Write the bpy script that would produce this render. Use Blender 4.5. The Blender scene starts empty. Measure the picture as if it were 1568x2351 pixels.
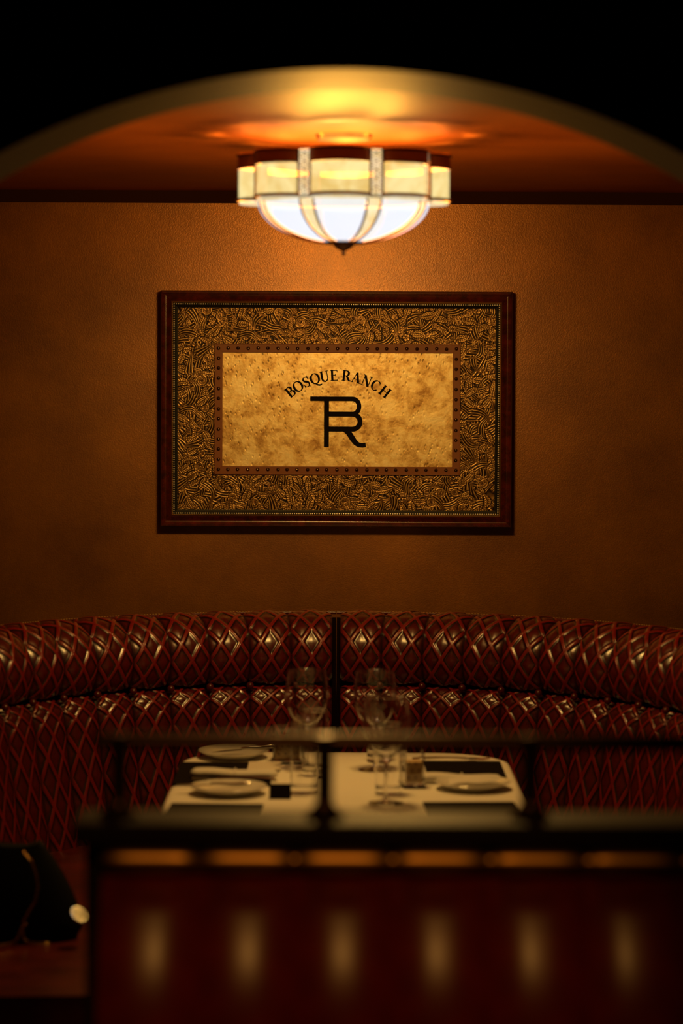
import bpy, bmesh, math, random
import numpy as np
from mathutils import Matrix, Vector

PI = math.pi
rnd = random.Random(7)
scene = bpy.context.scene
COL = scene.collection

# ------------------------------------------------------------------ camera
cam_d = bpy.data.cameras.new('camera')
cam = bpy.data.objects.new('camera', cam_d)
COL.objects.link(cam)
cam_d.sensor_fit = 'HORIZONTAL'
cam_d.sensor_width = 24.0
cam_d.lens = 85.0
cam_d.clip_start = 0.05
cam_d.dof.use_dof = True
cam_d.dof.focus_distance = 7.0
cam_d.dof.aperture_fstop = 1.9
cam.matrix_world = (Matrix.Translation((0, 0, 1.66))
                    @ Matrix.Rotation(math.radians(90 - 2.943), 4, 'X')
                    @ Matrix.Rotation(math.radians(0.25), 4, 'Z'))
scene.camera = cam

# ------------------------------------------------------------------ world, exposure
world = bpy.data.worlds.new('world')
scene.world = world
world.use_nodes = True
world.node_tree.nodes['Background'].inputs[0].default_value = (1.0, 0.55, 0.3, 1)
world.node_tree.nodes['Background'].inputs[1].default_value = 0.0006
vs = scene.view_settings
vs.view_transform = 'Standard'
vs.look = 'None'
vs.exposure = 0.0
vs.gamma = 1.0
vs.use_curve_mapping = False

LAMP_RGB = (1.0, 0.56, 0.125)
BOWL_W = 1.2          # glow of the white panes of the bowl
DRUM_W = 1.22           # glow of the mottled panes of the drum
BULB_W = 36.0          # each of the four bulbs inside
AISLE_W = 64.0          # lamp of the aisle behind the camera

ld = bpy.data.lights.new('aisle_lamp', 'SPOT')
ld.spot_size = math.radians(25)
ld.spot_blend = 0.9
ld.energy = AISLE_W
ld.color = (1.0, 0.46, 0.09)
ld.shadow_soft_size = 0.06
aisle = bpy.data.objects.new('aisle_lamp', ld)
aisle.location = (-0.06, 0.9, 2.8)
aisle.rotation_euler = (Vector((-0.05, 3.4, 0.72)) - Vector((-0.06, 0.9, 2.8))).to_track_quat('-Z', 'Y').to_euler()
COL.objects.link(aisle)

# ------------------------------------------------------------------ materials
def principled(name, color, rough=0.5, metal=0.0, **kw):
    m = bpy.data.materials.new(name)
    m.use_nodes = True
    b = m.node_tree.nodes['Principled BSDF']
    b.inputs['Base Color'].default_value = (*color, 1)
    b.inputs['Roughness'].default_value = rough
    b.inputs['Metallic'].default_value = metal
    for k, v in kw.items():
        b.inputs[k.replace('_', ' ')].default_value = v
    return m

class NT:
    def __init__(s, m):
        s.m = m; s.t = m.node_tree; s.b = s.t.nodes['Principled BSDF']
    def n(s, kind, **props):
        nd = s.t.nodes.new(kind)
        for k, v in props.items():
            setattr(nd, k, v)
        return nd
    def l(s, a, b):
        s.t.links.new(a, b)
    def val(s, sock, v):
        if hasattr(v, 'is_output') or isinstance(v, bpy.types.NodeSocket):
            s.l(v, sock)
        else:
            sock.default_value = v
    def math(s, op, a, b=0.0, c=None, clamp=False):
        nd = s.n('ShaderNodeMath', operation=op, use_clamp=clamp)
        s.val(nd.inputs[0], a); s.val(nd.inputs[1], b)
        if c is not None:
            s.val(nd.inputs[2], c)
        return nd.outputs[0]
    def mix(s, f, a, b):
        nd = s.n('ShaderNodeMix', data_type='RGBA')
        s.val(nd.inputs['Factor'], f)
        s.val(nd.inputs[6], a if not isinstance(a, tuple) else (*a, 1))
        s.val(nd.inputs[7], b if not isinstance(b, tuple) else (*b, 1))
        return nd.outputs[2]
    def noise(s, scale, detail=3.0, rough=0.5, vec=None, dist=0.0):
        nd = s.n('ShaderNodeTexNoise')
        nd.inputs['Scale'].default_value = scale
        nd.inputs['Detail'].default_value = detail
        nd.inputs['Roughness'].default_value = rough
        nd.inputs['Distortion'].default_value = dist
        if vec is not None:
            s.l(vec, nd.inputs['Vector'])
        return nd.outputs[0]
    def voro(s, scale, feature='F1', vec=None, rand=1.0):
        nd = s.n('ShaderNodeTexVoronoi', feature=feature)
        nd.inputs['Scale'].default_value = scale
        nd.inputs['Randomness'].default_value = rand
        if vec is not None:
            s.l(vec, nd.inputs['Vector'])
        return nd.outputs[0]
    def obj(s):
        return s.n('ShaderNodeTexCoord').outputs['Object']
    def ramp(s, f, stops):
        nd = s.n('ShaderNodeValToRGB')
        el = nd.color_ramp.elements
        while len(el) < len(stops):
            el.new(0.5)
        for e, (p, c) in zip(el, stops):
            e.position = p
            e.color = (*c, 1) if len(c) == 3 else c
        s.val(nd.inputs[0], f)
        return nd.outputs[0]
    def bump(s, h, strength=0.3, dist=0.002):
        nd = s.n('ShaderNodeBump')
        nd.inputs['Strength'].default_value = strength
        nd.inputs['Distance'].default_value = dist
        s.l(h, nd.inputs['Height'])
        s.l(nd.outputs[0], s.b.inputs['Normal'])
    def col(s, c):
        s.l(c, s.b.inputs['Base Color'])
    def rough(s, v):
        s.l(v, s.b.inputs['Roughness'])

M = {}
# back wall: pebbled brown leather paper
m = principled('wall_leather', (0.2, 0.09, 0.02), 0.42, 0.6, Coat_Weight=0.38, Coat_IOR=2.1, Coat_Roughness=0.36); t = NT(m); o = t.obj()
big = t.noise(3.2, 5, 0.65, o); fine = t.noise(60, 3, 0.6, o)
c = t.ramp(big, [(0.3, (0.22, 0.07, 0.006)), (0.7, (0.47, 0.17, 0.015))])
c = t.mix(t.math('MULTIPLY', fine, 0.45), c, (0.2, 0.06, 0.008))
t.col(c)
peb = t.voro(260, 'F1', o, 0.85)
t.rough(t.math('ADD', t.math('MULTIPLY', peb, 0.12), 0.34))
t.bump(t.math('SUBTRACT', 1.0, peb), 0.22, 0.001)
t.l(t.b.inputs['Normal'].links[0].from_socket, t.b.inputs['Coat Normal'])
M['wall'] = m
# lacquered booth ceiling
m = principled('ceiling_lacquer', (0.24, 0.062, 0.011), 0.35); t = NT(m); o = t.obj()
n1 = t.noise(2.6, 4, 0.55, o)
t.col(t.ramp(n1, [(0.3, (0.32, 0.075, 0.01)), (0.7, (0.46, 0.12, 0.018))]))
t.rough(t.math('ADD', t.math('MULTIPLY', n1, 0.1), 0.5))
t.b.inputs['Specular IOR Level'].default_value = 0.18
t.bump(t.noise(5, 2, 0.5, o), 0.12, 0.006)
M['ceiling'] = m
M['arch'] = principled('arch_paint', (0.012, 0.005, 0.003), 0.55, Specular_IOR_Level=0.3)
M['dark_wood'] = principled('dark_wood', (0.01, 0.004, 0.0025), 0.5, Specular_IOR_Level=0.14)
M['room'] = principled('room_paint', (0.03, 0.014, 0.008), 0.7)
m = principled('carpet', (0.03, 0.008, 0.006), 0.95); t = NT(m)
t.col(t.ramp(t.noise(40, 4, 0.6, t.obj()), [(0.35, (0.018, 0.006, 0.004)), (0.7, (0.05, 0.012, 0.008))]))
M['floor'] = m

# embossed red leather with crossing straps, laid out on the panel's own UVs
def strap_leather(name):
    m = principled(name, (0.1, 0.01, 0.01), 0.3); t = NT(m)
    uv = t.n('ShaderNodeUVMap'); uv.uv_map = 'lattice'
    sp = t.n('ShaderNodeSeparateXYZ'); t.l(uv.outputs[0], sp.inputs[0])
    U, V = sp.outputs[0], sp.outputs[1]          # a and b lattice coordinates
    def dist(x):
        return t.math('ABSOLUTE', t.math('SUBTRACT', x, t.math('ROUND', x)))
    d = t.math('MINIMUM', dist(U), dist(V))
    strap = t.math('SUBTRACT', 1.0, t.math('DIVIDE', t.math('SUBTRACT', d, 0.085), 0.02, clamp=True), clamp=True)
    groove = t.math('SUBTRACT', 1.0, t.math('DIVIDE', t.math('SUBTRACT', d, 0.13), 0.16, clamp=True), clamp=True)
    grain = t.noise(45, 4, 0.6, t.obj())
    dia = t.mix(grain, (0.03, 0.002, 0.0015), (0.14, 0.006, 0.004))
    dia = t.mix(groove, dia, (0.006, 0.002, 0.001))
    st = t.mix(grain, (0.17, 0.006, 0.003), (0.27, 0.01, 0.005))
    lines = t.math('ABSOLUTE', t.math('SUBTRACT', d, 0.034))
    lm = t.math('SUBTRACT', 1.0, t.math('DIVIDE', lines, 0.012, clamp=True), clamp=True)
    st = t.mix(t.math('MULTIPLY', lm, 0.75), st, (0.03, 0.003, 0.002))
    u2 = t.n('ShaderNodeUVMap'); u2.uv_map = 'panel'
    s2 = t.n('ShaderNodeSeparateXYZ'); t.l(u2.outputs[0], s2.inputs[0])
    e = t.math('SUBTRACT', 0.5, t.math('ABSOLUTE', t.math('SUBTRACT', s2.outputs[0], 0.5)))
    seam = t.math('SUBTRACT', 1.0, t.math('DIVIDE', e, 0.07, clamp=True), clamp=True)
    t.col(t.mix(t.math('MULTIPLY', seam, 0.9), t.mix(strap, dia, st), (0.006, 0.001, 0.001)))
    t.rough(t.math('ADD', t.math('MULTIPLY', grain, 0.12), 0.23))
    t.b.inputs['Specular IOR Level'].default_value = 1.0
    h = t.math('SUBTRACT', t.math('MULTIPLY', grain, 0.5), t.math('MULTIPLY', t.math('MULTIPLY', lm, strap), 1.2))
    t.bump(h, 0.35, 0.0012)
    return m
M['strap'] = strap_leather('embossed_red_leather')
m = principled('red_leather', (0.09, 0.007, 0.005), 0.3); t = NT(m); o = t.obj()
g = t.noise(9, 4, 0.6, o)
t.col(t.ramp(g, [(0.3, (0.05, 0.004, 0.003)), (0.75, (0.13, 0.009, 0.006))]))
t.rough(t.math('ADD', t.math('MULTIPLY', g, 0.15), 0.28))
t.bump(t.voro(160, 'F1', o), 0.2, 0.001)
M['red'] = m
m = principled('bench_leather', (0.2, 0.01, 0.008), 0.36); t = NT(m); o = t.obj()
t.col(t.ramp(t.noise(9, 4, 0.6, o), [(0.3, (0.08, 0.004, 0.0035)), (0.75, (0.18, 0.009, 0.007))]))
M['bench'] = m
t.b.inputs['Roughness'].default_value = 0.34
M['shell'] = principled('oxblood_backing', (0.006, 0.0015, 0.001), 0.9, Specular_IOR_Level=0.05)
M['thread'] = principled('gold_thread', (0.5, 0.3, 0.1), 0.5)

# metals, glass
M['bronze'] = principled('antique_bronze', (0.36, 0.17, 0.06), 0.45, 0.3)
M['brass'] = principled('polished_brass', (0.62, 0.38, 0.13), 0.25, 1.0)
M['roll_glint'] = principled('roll_highlight', (0.45, 0.22, 0.06), 0.38, 1.0)  # gold metal standing in for the highlight on the bench's leather roll
M['came'] = principled('lead_came', (0.08, 0.016, 0.006), 0.6, 0.2)
M['rail'] = principled('dark_bronze_rail', (0.06, 0.028, 0.014), 0.35, 0.8)
M['steel'] = principled('steel', (0.6, 0.57, 0.52), 0.16, 1.0)
M['mirror'] = principled('glint_mirror', (0.95, 0.9, 0.8), 0.04, 1.0)  # mirror finish of the disc added to make the bright spot
M['glass'] = principled('clear_glass', (1, 1, 1), 0.0, 0.0, Transmission_Weight=1.0, IOR=1.45)

def glow(name, c1, c2, strength, scale, through, tint):
    """lit art glass: a soft glow of its own plus the bulbs' light passing through"""
    m = principled(name, (0.7, 0.6, 0.35), 0.25); t = NT(m); o = t.obj()
    n = t.noise(scale, 5, 0.65, o, 0.6)
    em = t.n('ShaderNodeEmission'); em.inputs['Strength'].default_value = strength
    t.l(t.ramp(n, [(0.36, c1), (0.62, c2)]), em.inputs['Color'])
    tr = t.n('ShaderNodeBsdfTransparent'); tr.inputs['Color'].default_value = (*tint, 1)
    mx = t.n('ShaderNodeMixShader'); mx.inputs[0].default_value = through
    t.l(em.outputs[0], mx.inputs[1]); t.l(tr.outputs[0], mx.inputs[2])
    out = [q for q in t.t.nodes if q.type == 'OUTPUT_MATERIAL'][0]
    t.l(mx.outputs[0], out.inputs['Surface'])
    t.t.nodes.remove(t.b)
    return m
M['bowl_glass'] = glow('bowl_glass', (0.80, 0.87, 0.97), (0.84, 0.9, 1.0), BOWL_W, 6, 0.6, (1, 1, 1))
M['amber_glass'] = glow('amber_glass', (0.8, 0.6, 0.26), (0.95, 0.86, 0.62), DRUM_W, 22, 0.5, (1, 0.9, 0.7))
M['uplight_glass'] = glow('uplight_glass', (0.9, 0.55, 0.2), (1.0, 0.7, 0.3), 1.2, 16, 0.24, (1, 0.9, 0.7))  # glow of the plate added to brighten the ceiling around the rim
M['drum_glass'] = glow('drum_glass', (0.72, 0.5, 0.16), (0.93, 0.8, 0.4), DRUM_W, 16, 0.5, (1, 0.9, 0.7))

# tableware, cloth, paper
m = principled('linen', (0.78, 0.735, 0.65), 0.85); t = NT(m)
t.bump(t.noise(260, 2, 0.5, t.obj()), 0.12, 0.001)
M['cloth'] = m
M['napkin'] = principled('white_napkin', (0.66, 0.62, 0.55), 0.9)
M['china'] = principled('china', (0.68, 0.65, 0.58), 0.12)
M['paper'] = principled('paper', (0.64, 0.57, 0.48), 0.8)
M['black'] = principled('black_board', (0.008, 0.005, 0.003), 0.9, Specular_IOR_Level=0.08)
M['bag'] = principled('black_quilt', (0.003, 0.003, 0.003), 0.7, Specular_IOR_Level=0.15)
M['chain'] = principled('gold_chain', (0.6, 0.36, 0.13), 0.25, 1.0)
m = principled('dotted_liner', (0.5, 0.33, 0.15), 0.7); t = NT(m); o = t.obj()
sp = t.n('ShaderNodeSeparateXYZ'); t.l(o, sp.inputs[0])
def cell(x, k):
    f = t.math('FRACT', t.math('MULTIPLY', x, k))
    return t.math('SUBTRACT', f, 0.5)
hx = t.math('ADD', sp.outputs[0], sp.outputs[1])
row = t.math('FLOOR', t.math('MULTIPLY', sp.outputs[2], 62.0))
hx = t.math('ADD', hx, t.math('MULTIPLY', t.math('MODULO', row, 2.0), 0.008))
cx_, cz_ = cell(hx, 62.0), cell(sp.outputs[2], 62.0)
rr = t.math('ADD', t.math('MULTIPLY', cx_, cx_), t.math('MULTIPLY', cz_, cz_))
t.col(t.mix(t.math('LESS_THAN', rr, 0.035), (0.5, 0.33, 0.15), (0.14, 0.06, 0.025)))
M['dots'] = m

# picture
m = principled('frame_mahogany', (0.07, 0.01, 0.006), 0.28); t = NT(m); o = t.obj()
t.col(t.ramp(t.noise(28, 4, 0.7, o), [(0.35, (0.03, 0.006, 0.004)), (0.7, (0.12, 0.013, 0.007))]))
t.b.inputs['Roughness'].default_value = 0.22
t.b.inputs['Specular IOR Level'].default_value = 1.0
M['frame'] = m
M['gilt'] = principled('gilt_line', (0.85, 0.55, 0.24), 0.36, 1.0)
M['frame_black'] = principled('frame_black', (0.006, 0.005, 0.004), 0.4)
M['pearl'] = principled('pearl_beads', (0.95, 0.92, 0.85), 0.22, 0.2)
m = principled('tooled_leather', (0.3, 0.15, 0.04), 0.36, 0.5); t = NT(m)
at = t.n('ShaderNodeAttribute'); at.attribute_name = 'relief'
t.col(t.ramp(at.outputs['Fac'], [(0.26, (0.014, 0.005, 0.0015)), (0.62, (0.2, 0.09, 0.02)), (0.92, (0.85, 0.55, 0.2))]))
M['tooled'] = m
M['border'] = principled('tan_border', (0.22, 0.062, 0.014), 0.55)
M['stud'] = principled('dark_stud', (0.2, 0.14, 0.09), 0.14, 0.95)
M['ink'] = principled('black_ink', (0.006, 0.004, 0.003), 0.85, Specular_IOR_Level=0.15)
m = principled('hide_panel', (0.5, 0.3, 0.1), 0.46, 0.55); t = NT(m); o = t.obj()
n1 = t.noise(21, 7, 0.74, o, 0.3); n2 = t.noise(34, 5, 0.6, o, 0.3); n3 = t.noise(5, 3, 0.6, o)
cc = t.ramp(n1, [(0.33, (0.38, 0.2, 0.055)), (0.45, (0.7, 0.47, 0.18)), (0.54, (0.9, 0.69, 0.33)), (0.68, (0.97, 0.82, 0.48))])
vv = t.n('ShaderNodeMapping'); t.l(o, vv.inputs[0]); vv.inputs['Scale'].default_value = (1, 1, 0.6); vv.inputs['Rotation'].default_value = (0, 0.5, 0)
pit = t.voro(92, 'F1', vv.outputs[0])
pm = t.math('SUBTRACT', 1.0, t.math('DIVIDE', pit, 0.3, clamp=True), clamp=True)
pm = t.math('MULTIPLY', pm, t.math('MULTIPLY', t.math('SUBTRACT', 0.64, n3), 4.0, clamp=True))
cre = t.math('SUBTRACT', 1.0, t.math('DIVIDE', t.math('ABSOLUTE', t.math('SUBTRACT', n2, 0.42)), 0.05, clamp=True), clamp=True)
cre = t.math('MULTIPLY', cre, t.math('MULTIPLY', t.math('SUBTRACT', 0.56, n1), 6.0, clamp=True))
cc = t.mix(t.math('MULTIPLY', t.math('MAXIMUM', pm, t.math('MULTIPLY', cre, 0.35)), 0.5), cc, (0.26, 0.115, 0.024))
t.col(cc)
t.bump(t.math('ADD', t.math('MULTIPLY', n2, 0.7), t.math('MULTIPLY', pm, -0.8)), 0.45, 0.003)
M['hide'] = m

# ------------------------------------------------------------------ mesh helpers
class MB:
    """collects polygons for one mesh"""
    def __init__(s):
        s.v = []; s.f = []
    def add(s, v, f):
        k = len(s.v)
        s.v += [tuple(p) for p in v]
        s.f += [tuple(i + k for i in q) for q in f]
        return s
    def box(s, x0, x1, y0, y1, z0, z1):
        v = [(x, y, z) for z in (z0, z1) for y in (y0, y1) for x in (x0, x1)]
        return s.add(v, [(0, 2, 3, 1), (4, 5, 7, 6), (0, 1, 5, 4), (2, 6, 7, 3), (0, 4, 6, 2), (1, 3, 7, 5)])
    def lathe(s, prof, n=32, c=(0, 0, 0), a0=0.0, a1=2 * PI):
        full = abs(a1 - a0 - 2 * PI) < 1e-6
        k = n if full else n + 1
        v = []
        for (r, z) in prof:
            for i in range(k):
                a = a0 + (a1 - a0) * i / n
                v.append((c[0] + r * math.cos(a), c[1] + r * math.sin(a), c[2] + z))
        f = []
        for j in range(len(prof) - 1):
            for i in range(n):
                i2 = (i + 1) % k
                f.append((j * k + i, j * k + i2, (j + 1) * k + i2, (j + 1) * k + i))
        return s.add(v, f)
    def tube(s, pts, r, n=8, closed=False):
        pts = [Vector(p) for p in pts]
        k = len(pts); v = []; up0 = Vector((0.03, 0.11, 1)).normalized()
        for i, p in enumerate(pts):
            if closed:
                d = pts[(i + 1) % k] - pts[i - 1]
            else:
                d = pts[min(i + 1, k - 1)] - pts[max(i - 1, 0)]
            d.normalize()
            up = up0 if abs(d.dot(up0)) < 0.95 else Vector((1, 0, 0))
            a = d.cross(up).normalized(); b = a.cross(d)
            rr = r[i] if isinstance(r, (list, tuple)) else r
            for q in range(n):
                w = 2 * PI * q / n
                v.append(p + a * (rr * math.cos(w)) + b * (rr * math.sin(w)))
        f = []
        for i in range(k if closed else k - 1):
            j = (i + 1) % k
            for q in range(n):
                q2 = (q + 1) % n
                f.append((i * n + q, i * n + q2, j * n + q2, j * n + q))
        if not closed:
            f.append(tuple(range(n - 1, -1, -1)))
            f.append(tuple((k - 1) * n + q for q in range(n)))
        return s.add(v, f)
    def prism(s, poly, z0, z1, ax=lambda x, y, z: (x, y, z)):
        n = len(poly)
        v = [ax(x, y, z0) for x, y in poly] + [ax(x, y, z1) for x, y in poly]
        f = [tuple(range(n - 1, -1, -1)), tuple(range(n, 2 * n))]
        for i in range(n):
            j = (i + 1) % n
            f.append((i, j, n + j, n + i))
        return s.add(v, f)
    def ribbon(s, left, right, z0, z1, ax, closed=False):
        """a flat band between two point rows, given a thickness"""
        n = len(left)
        v = [ax(x, y, z1) for x, y in left] + [ax(x, y, z1) for x, y in right]
        v += [ax(x, y, z0) for x, y in left] + [ax(x, y, z0) for x, y in right]
        f = []
        for i in range(n if closed else n - 1):
            j = (i + 1) % n
            f += [(i, j, n + j, n + i), (2 * n + i, 3 * n + i, 3 * n + j, 2 * n + j),
                  (i, 2 * n + i, 2 * n + j, j), (n + i, n + j, 3 * n + j, 3 * n + i)]
        if not closed:
            f += [(0, n, 3 * n, 2 * n), (n - 1, 3 * n - 1, 4 * n - 1, 2 * n - 1)]
        return s.add(v, f)
    def sphere(s, c, r, nu=10, nv=7, half=None, sc=(1, 1, 1)):
        v = []; f = []
        for j in range(nv + 1):
            p = -PI / 2 + PI * j / nv
            for i in range(nu):
                a = 2 * PI * i / nu
                v.append((c[0] + sc[0] * r * math.cos(p) * math.cos(a), c[1] + sc[1] * r * math.cos(p) * math.sin(a), c[2] + sc[2] * r * math.sin(p)))
        for j in range(nv):
            for i in range(nu):
                i2 = (i + 1) % nu
                f.append((j * nu + i, j * nu + i2, (j + 1) * nu + i2, (j + 1) * nu + i))
        return s.add(v, f)
    def mesh(s, name, mat, smooth=True, sharp=None, weld=True, bevel=0.0):
        me = bpy.data.meshes.new(name)
        me.from_pydata(s.v, [], s.f)
        bm = bmesh.new(); bm.from_mesh(me)
        if weld:
            bmesh.ops.remove_doubles(bm, verts=bm.verts, dist=1e-6)
        bmesh.ops.recalc_face_normals(bm, faces=bm.faces)
        if bevel:
            bmesh.ops.bevel(bm, geom=list(bm.edges), offset=bevel, segments=2, profile=0.6, affect='EDGES')
        bm.to_mesh(me); bm.free()
        me.materials.append(mat)
        if smooth:
            me.polygons.foreach_set('use_smooth', [True] * len(me.polygons))
            if sharp is not None:
                me.set_sharp_from_angle(angle=math.radians(sharp))
        return me
    def build(s, name, mat, parent=None, loc=(0, 0, 0), rotz=0.0, smooth=True, sharp=40, weld=True, bevel=0.0):
        return link(name, s.mesh(name, mat, smooth, sharp, weld, bevel), parent, loc, rotz)

def link(name, me, parent=None, loc=(0, 0, 0), rotz=0.0):
    o = bpy.data.objects.new(name, me)
    COL.objects.link(o)
    o.location = loc
    o.rotation_euler = (0, 0, rotz)
    if parent is not None:
        o.parent = parent
    return o

def tag(o, label=None, cat=None, group=None, kind=None):
    if label: o['label'] = label
    if cat: o['category'] = cat
    if group: o['group'] = group
    if kind: o['kind'] = kind
    return o

def thing(name, label, cat, loc=(0, 0, 0), rotz=0.0, group=None):
    o = bpy.data.objects.new(name, None)
    COL.objects.link(o)
    o.empty_display_size = 0.05
    o.location = loc
    o.rotation_euler = (0, 0, rotz)
    return tag(o, label, cat, group)

def copy_tree(o, parent=None):
    c = o.copy()
    COL.objects.link(c)
    c.parent = parent
    for ch in list(o.children):
        copy_tree(ch, c)
    return c

def struct(name, mb, mat, label, cat, **kw):
    return tag(mb.build(name, mat, **kw), label, cat, kind='structure')

# ------------------------------------------------------------------ the setting
WY = 7.15      # back wall
CH = 2.235     # booth ceiling
struct('floor', MB().box(-2.7, 2.7, -2.2, 7.3, -0.05, 0), M['floor'], 'dark red carpeted floor under the booths', 'floor', smooth=False)
struct('wall_back', MB().box(-2.7, 2.7, WY, WY + 0.1, 0, 2.9), M['wall'], 'brown pebbled leather wall behind the red banquette', 'wall', smooth=False)
struct('wall_left', MB().box(-2.7, -2.6, -2.2, WY, 0, 2.9), M['room'], 'dark side wall left of the booths', 'wall', smooth=False)
struct('wall_right', MB().box(2.6, 2.7, -2.2, WY, 0, 2.9), M['room'], 'dark side wall right of the booths', 'wall', smooth=False)
struct('wall_front', MB().box(-2.7, 2.7, -2.3, -2.2, 0, 2.9), M['room'], 'dark wall across the aisle from the booth', 'wall', smooth=False)
struct('ceiling', MB().box(-2.6, 2.6, 4.3, WY, CH, CH + 0.08), M['ceiling'], 'glossy red-brown lacquered ceiling over the booth', 'ceiling', smooth=False)
struct('ceiling_aisle', MB().box(-2.6, 2.6, -2.2, 4.3, 2.85, 2.95), M['room'], 'dark ceiling above the aisle', 'ceiling', smooth=False)
struct('trim_1', MB().box(-2.6, 2.6, WY - 0.022, WY, 2.2, CH), principled('wall_moulding', (0.03, 0.008, 0.003), 0.8, Specular_IOR_Level=0.1), 'dark strip of moulding where brown wall meets ceiling', 'moulding', smooth=False)

# arched header between aisle and booth
A0, A1, AR, AH = 4.18, 4.47, 1.26, 2.206
pts = []
xa = 1.12
n = 64
ha = AH - AR
arc = []
for i in range(n + 1):
    x = -xa + 2 * xa * i / n
    arc.append((x, ha + math.sqrt(AR * AR - x * x)))
mb = MB()
for i in range(n):
    (xa0, z0), (xa1, z1) = arc[i], arc[i + 1]
    v = [(xa0, A0, z0), (xa1, A0, z1), (xa1, A0, 2.85), (xa0, A0, 2.85), (xa0, A1, z0), (xa1, A1, z1), (xa1, A1, 2.85), (xa0, A1, 2.85)]
    mb.add(v, [(0, 1, 2, 3), (5, 4, 7, 6), (0, 4, 5, 1)])
for sx in (-1, 1):
    mb.box(min(sx * xa, sx * 2.6), max(sx * xa, sx * 2.6), A0, A1, 0, 2.85)
struct('wall_arch', mb, M['arch'], 'dark header wall with a shallow arch in front of the booth', 'arch wall', sharp=30)
mb = MB()
prof = [(0, 0), (-0.018, 0.002), (-0.03, 0.014), (-0.034, 0.03), (-0.05, 0.042), (-0.055, 0.06), (0, 0.06)]
mb.prism([(p[0], p[1]) for p in prof], -2.6, 2.6, lambda a, b, x: (x, A0 + a, 2.287 + b))
struct('trim_2', mb, M['arch'], 'narrow dark moulding running above the arch', 'moulding', smooth=True, sharp=25)

# ------------------------------------------------------------------ curved banquette, two halves
CX, CY = -0.013, 5.72
NARC, NSTR = 13, 9
GAP = 0.011
DEL = (PI / 2 - GAP) / NARC
PW = DEL * 0.945

def up_prof(v):            # v 0 at the button seam .. 1 behind the top
    a = math.radians(-44 + 160 * v)
    return 1.06 - 0.115 * math.cos(a), 0.915 + 0.115 * math.sin(a), -math.cos(a), math.sin(a)
LOWP = [(0.985, 0.835), (0.955, 0.815), (0.942, 0.775), (0.932, 0.70), (0.915, 0.60), (0.895, 0.50), (0.885, 0.43)]
def low_prof(v):           # v 0 at the button seam .. 1 at the seat
    x = v * (len(LOWP) - 1)
    i = min(int(x), len(LOWP) - 2); f = x - i
    P = [np.array(LOWP[max(0, min(len(LOWP) - 1, i + k))]) for k in (-1, 0, 1, 2)]
    p = 0.5 * (2 * P[1] + (P[2] - P[0]) * f + (2 * P[0] - 5 * P[1] + 4 * P[2] - P[3]) * f * f + (3 * P[1] - P[0] - 3 * P[2] + P[3]) * f ** 3)
    d = 0.5 * ((P[2] - P[0]) + 2 * (2 * P[0] - 5 * P[1] + 4 * P[2] - P[3]) * f + 3 * (3 * P[1] - P[0] - 3 * P[2] + P[3]) * f * f)
    nrm = np.array([d[1], -d[0]]); nrm /= np.linalg.norm(nrm)
    if nrm[0] > 0: nrm = -nrm
    return p[0], p[1], nrm[0], nrm[1]
UPLEN = math.radians(160) * 0.115
LOWLEN = 0.425
PER = 0.0875

def relief(a, b):
    d = min(abs(a - round(a)), abs(b - round(b)))
    if d < 0.09:
        return 0.0028 - 0.0006 * (d / 0.09) ** 2
    if d < 0.15:
        return 0.0022 - 0.003 * (d - 0.09) / 0.06
    return -0.0008 + 0.0016 * min(1.0, (d - 0.15) / 0.3) ** 0.8

def panel_mesh(name, prof, length, straight, nu=40, nv=84):
    v, f, uv = [], [], []
    for j in range(nv + 1):
        vv = j / nv
        r, h, nr, nh = prof(vv)
        for i in range(nu + 1):
            u = i / nu
            s = length * vv / PER
            a, b = 2 * (u - 0.5) + s, 2 * (u - 0.5) - s
            puff = 0.012 * (1 - abs(2 * u - 1) ** 3.2) - 0.009
            edge = -0.010 * max(0.0, 1 - min(vv, 1 - vv) * length / 0.018) ** 2
            k = puff + edge + relief(a, b) * (0.35 + 0.65 * min(1, min(u, 1 - u) * 14))
            rr, hh = r + nr * k, h + nh * k
            if straight:
                v.append(((u - 0.5) * PW, rr, hh))
            else:
                th = (u - 0.5) * DEL
                v.append((rr * math.sin(th), rr * math.cos(th), hh))
            uv.append((a, b))
    for j in range(nv):
        for i in range(nu):
            k = j * (nu + 1) + i
            f.append((k, k + 1, k + nu + 2, k + nu + 1))
    me = bpy.data.meshes.new(name)
    me.from_pydata(v, [], f)
    lay = me.uv_layers.new(name='lattice')
    sea = me.uv_layers.new(name='panel')
    idx = np.empty(len(me.loops), dtype=np.int32)
    me.loops.foreach_get('vertex_index', idx)
    me.uv_layers['lattice'].data.foreach_set('uv', np.array(uv, dtype=np.float32)[idx].ravel())
    pu = np.array([((k % (nu + 1)) / nu, (k // (nu + 1)) / nv) for k in range(len(v))], dtype=np.float32)
    me.uv_layers['panel'].data.foreach_set('uv', pu[idx].ravel())
    me.polygons.foreach_set('use_smooth', [True] * len(me.polygons))
    me.materials.append(M['strap'])
    # normals towards the sitter
    bm = bmesh.new(); bm.from_mesh(me)
    bm.faces.ensure_lookup_table()
    mid = bm.faces[nu * (nv // 2) + nu // 2]
    if mid.normal.y > 0:
        bmesh.ops.reverse_faces(bm, faces=bm.faces)
    bm.to_mesh(me); bm.free()
    return me

UPM = [panel_mesh('upper_panel', up_prof, UPLEN, s) for s in (False, True)]
LOM = [panel_mesh('lower_panel', low_prof, LOWLEN, s) for s in (False, True)]
# covered button
BTN = MB().lathe([(0.0, 0.0105), (0.005, 0.0095), (0.009, 0.006), (0.0105, 0.0), (0.009, -0.004)], 14).mesh('button', M['red'])

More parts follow.
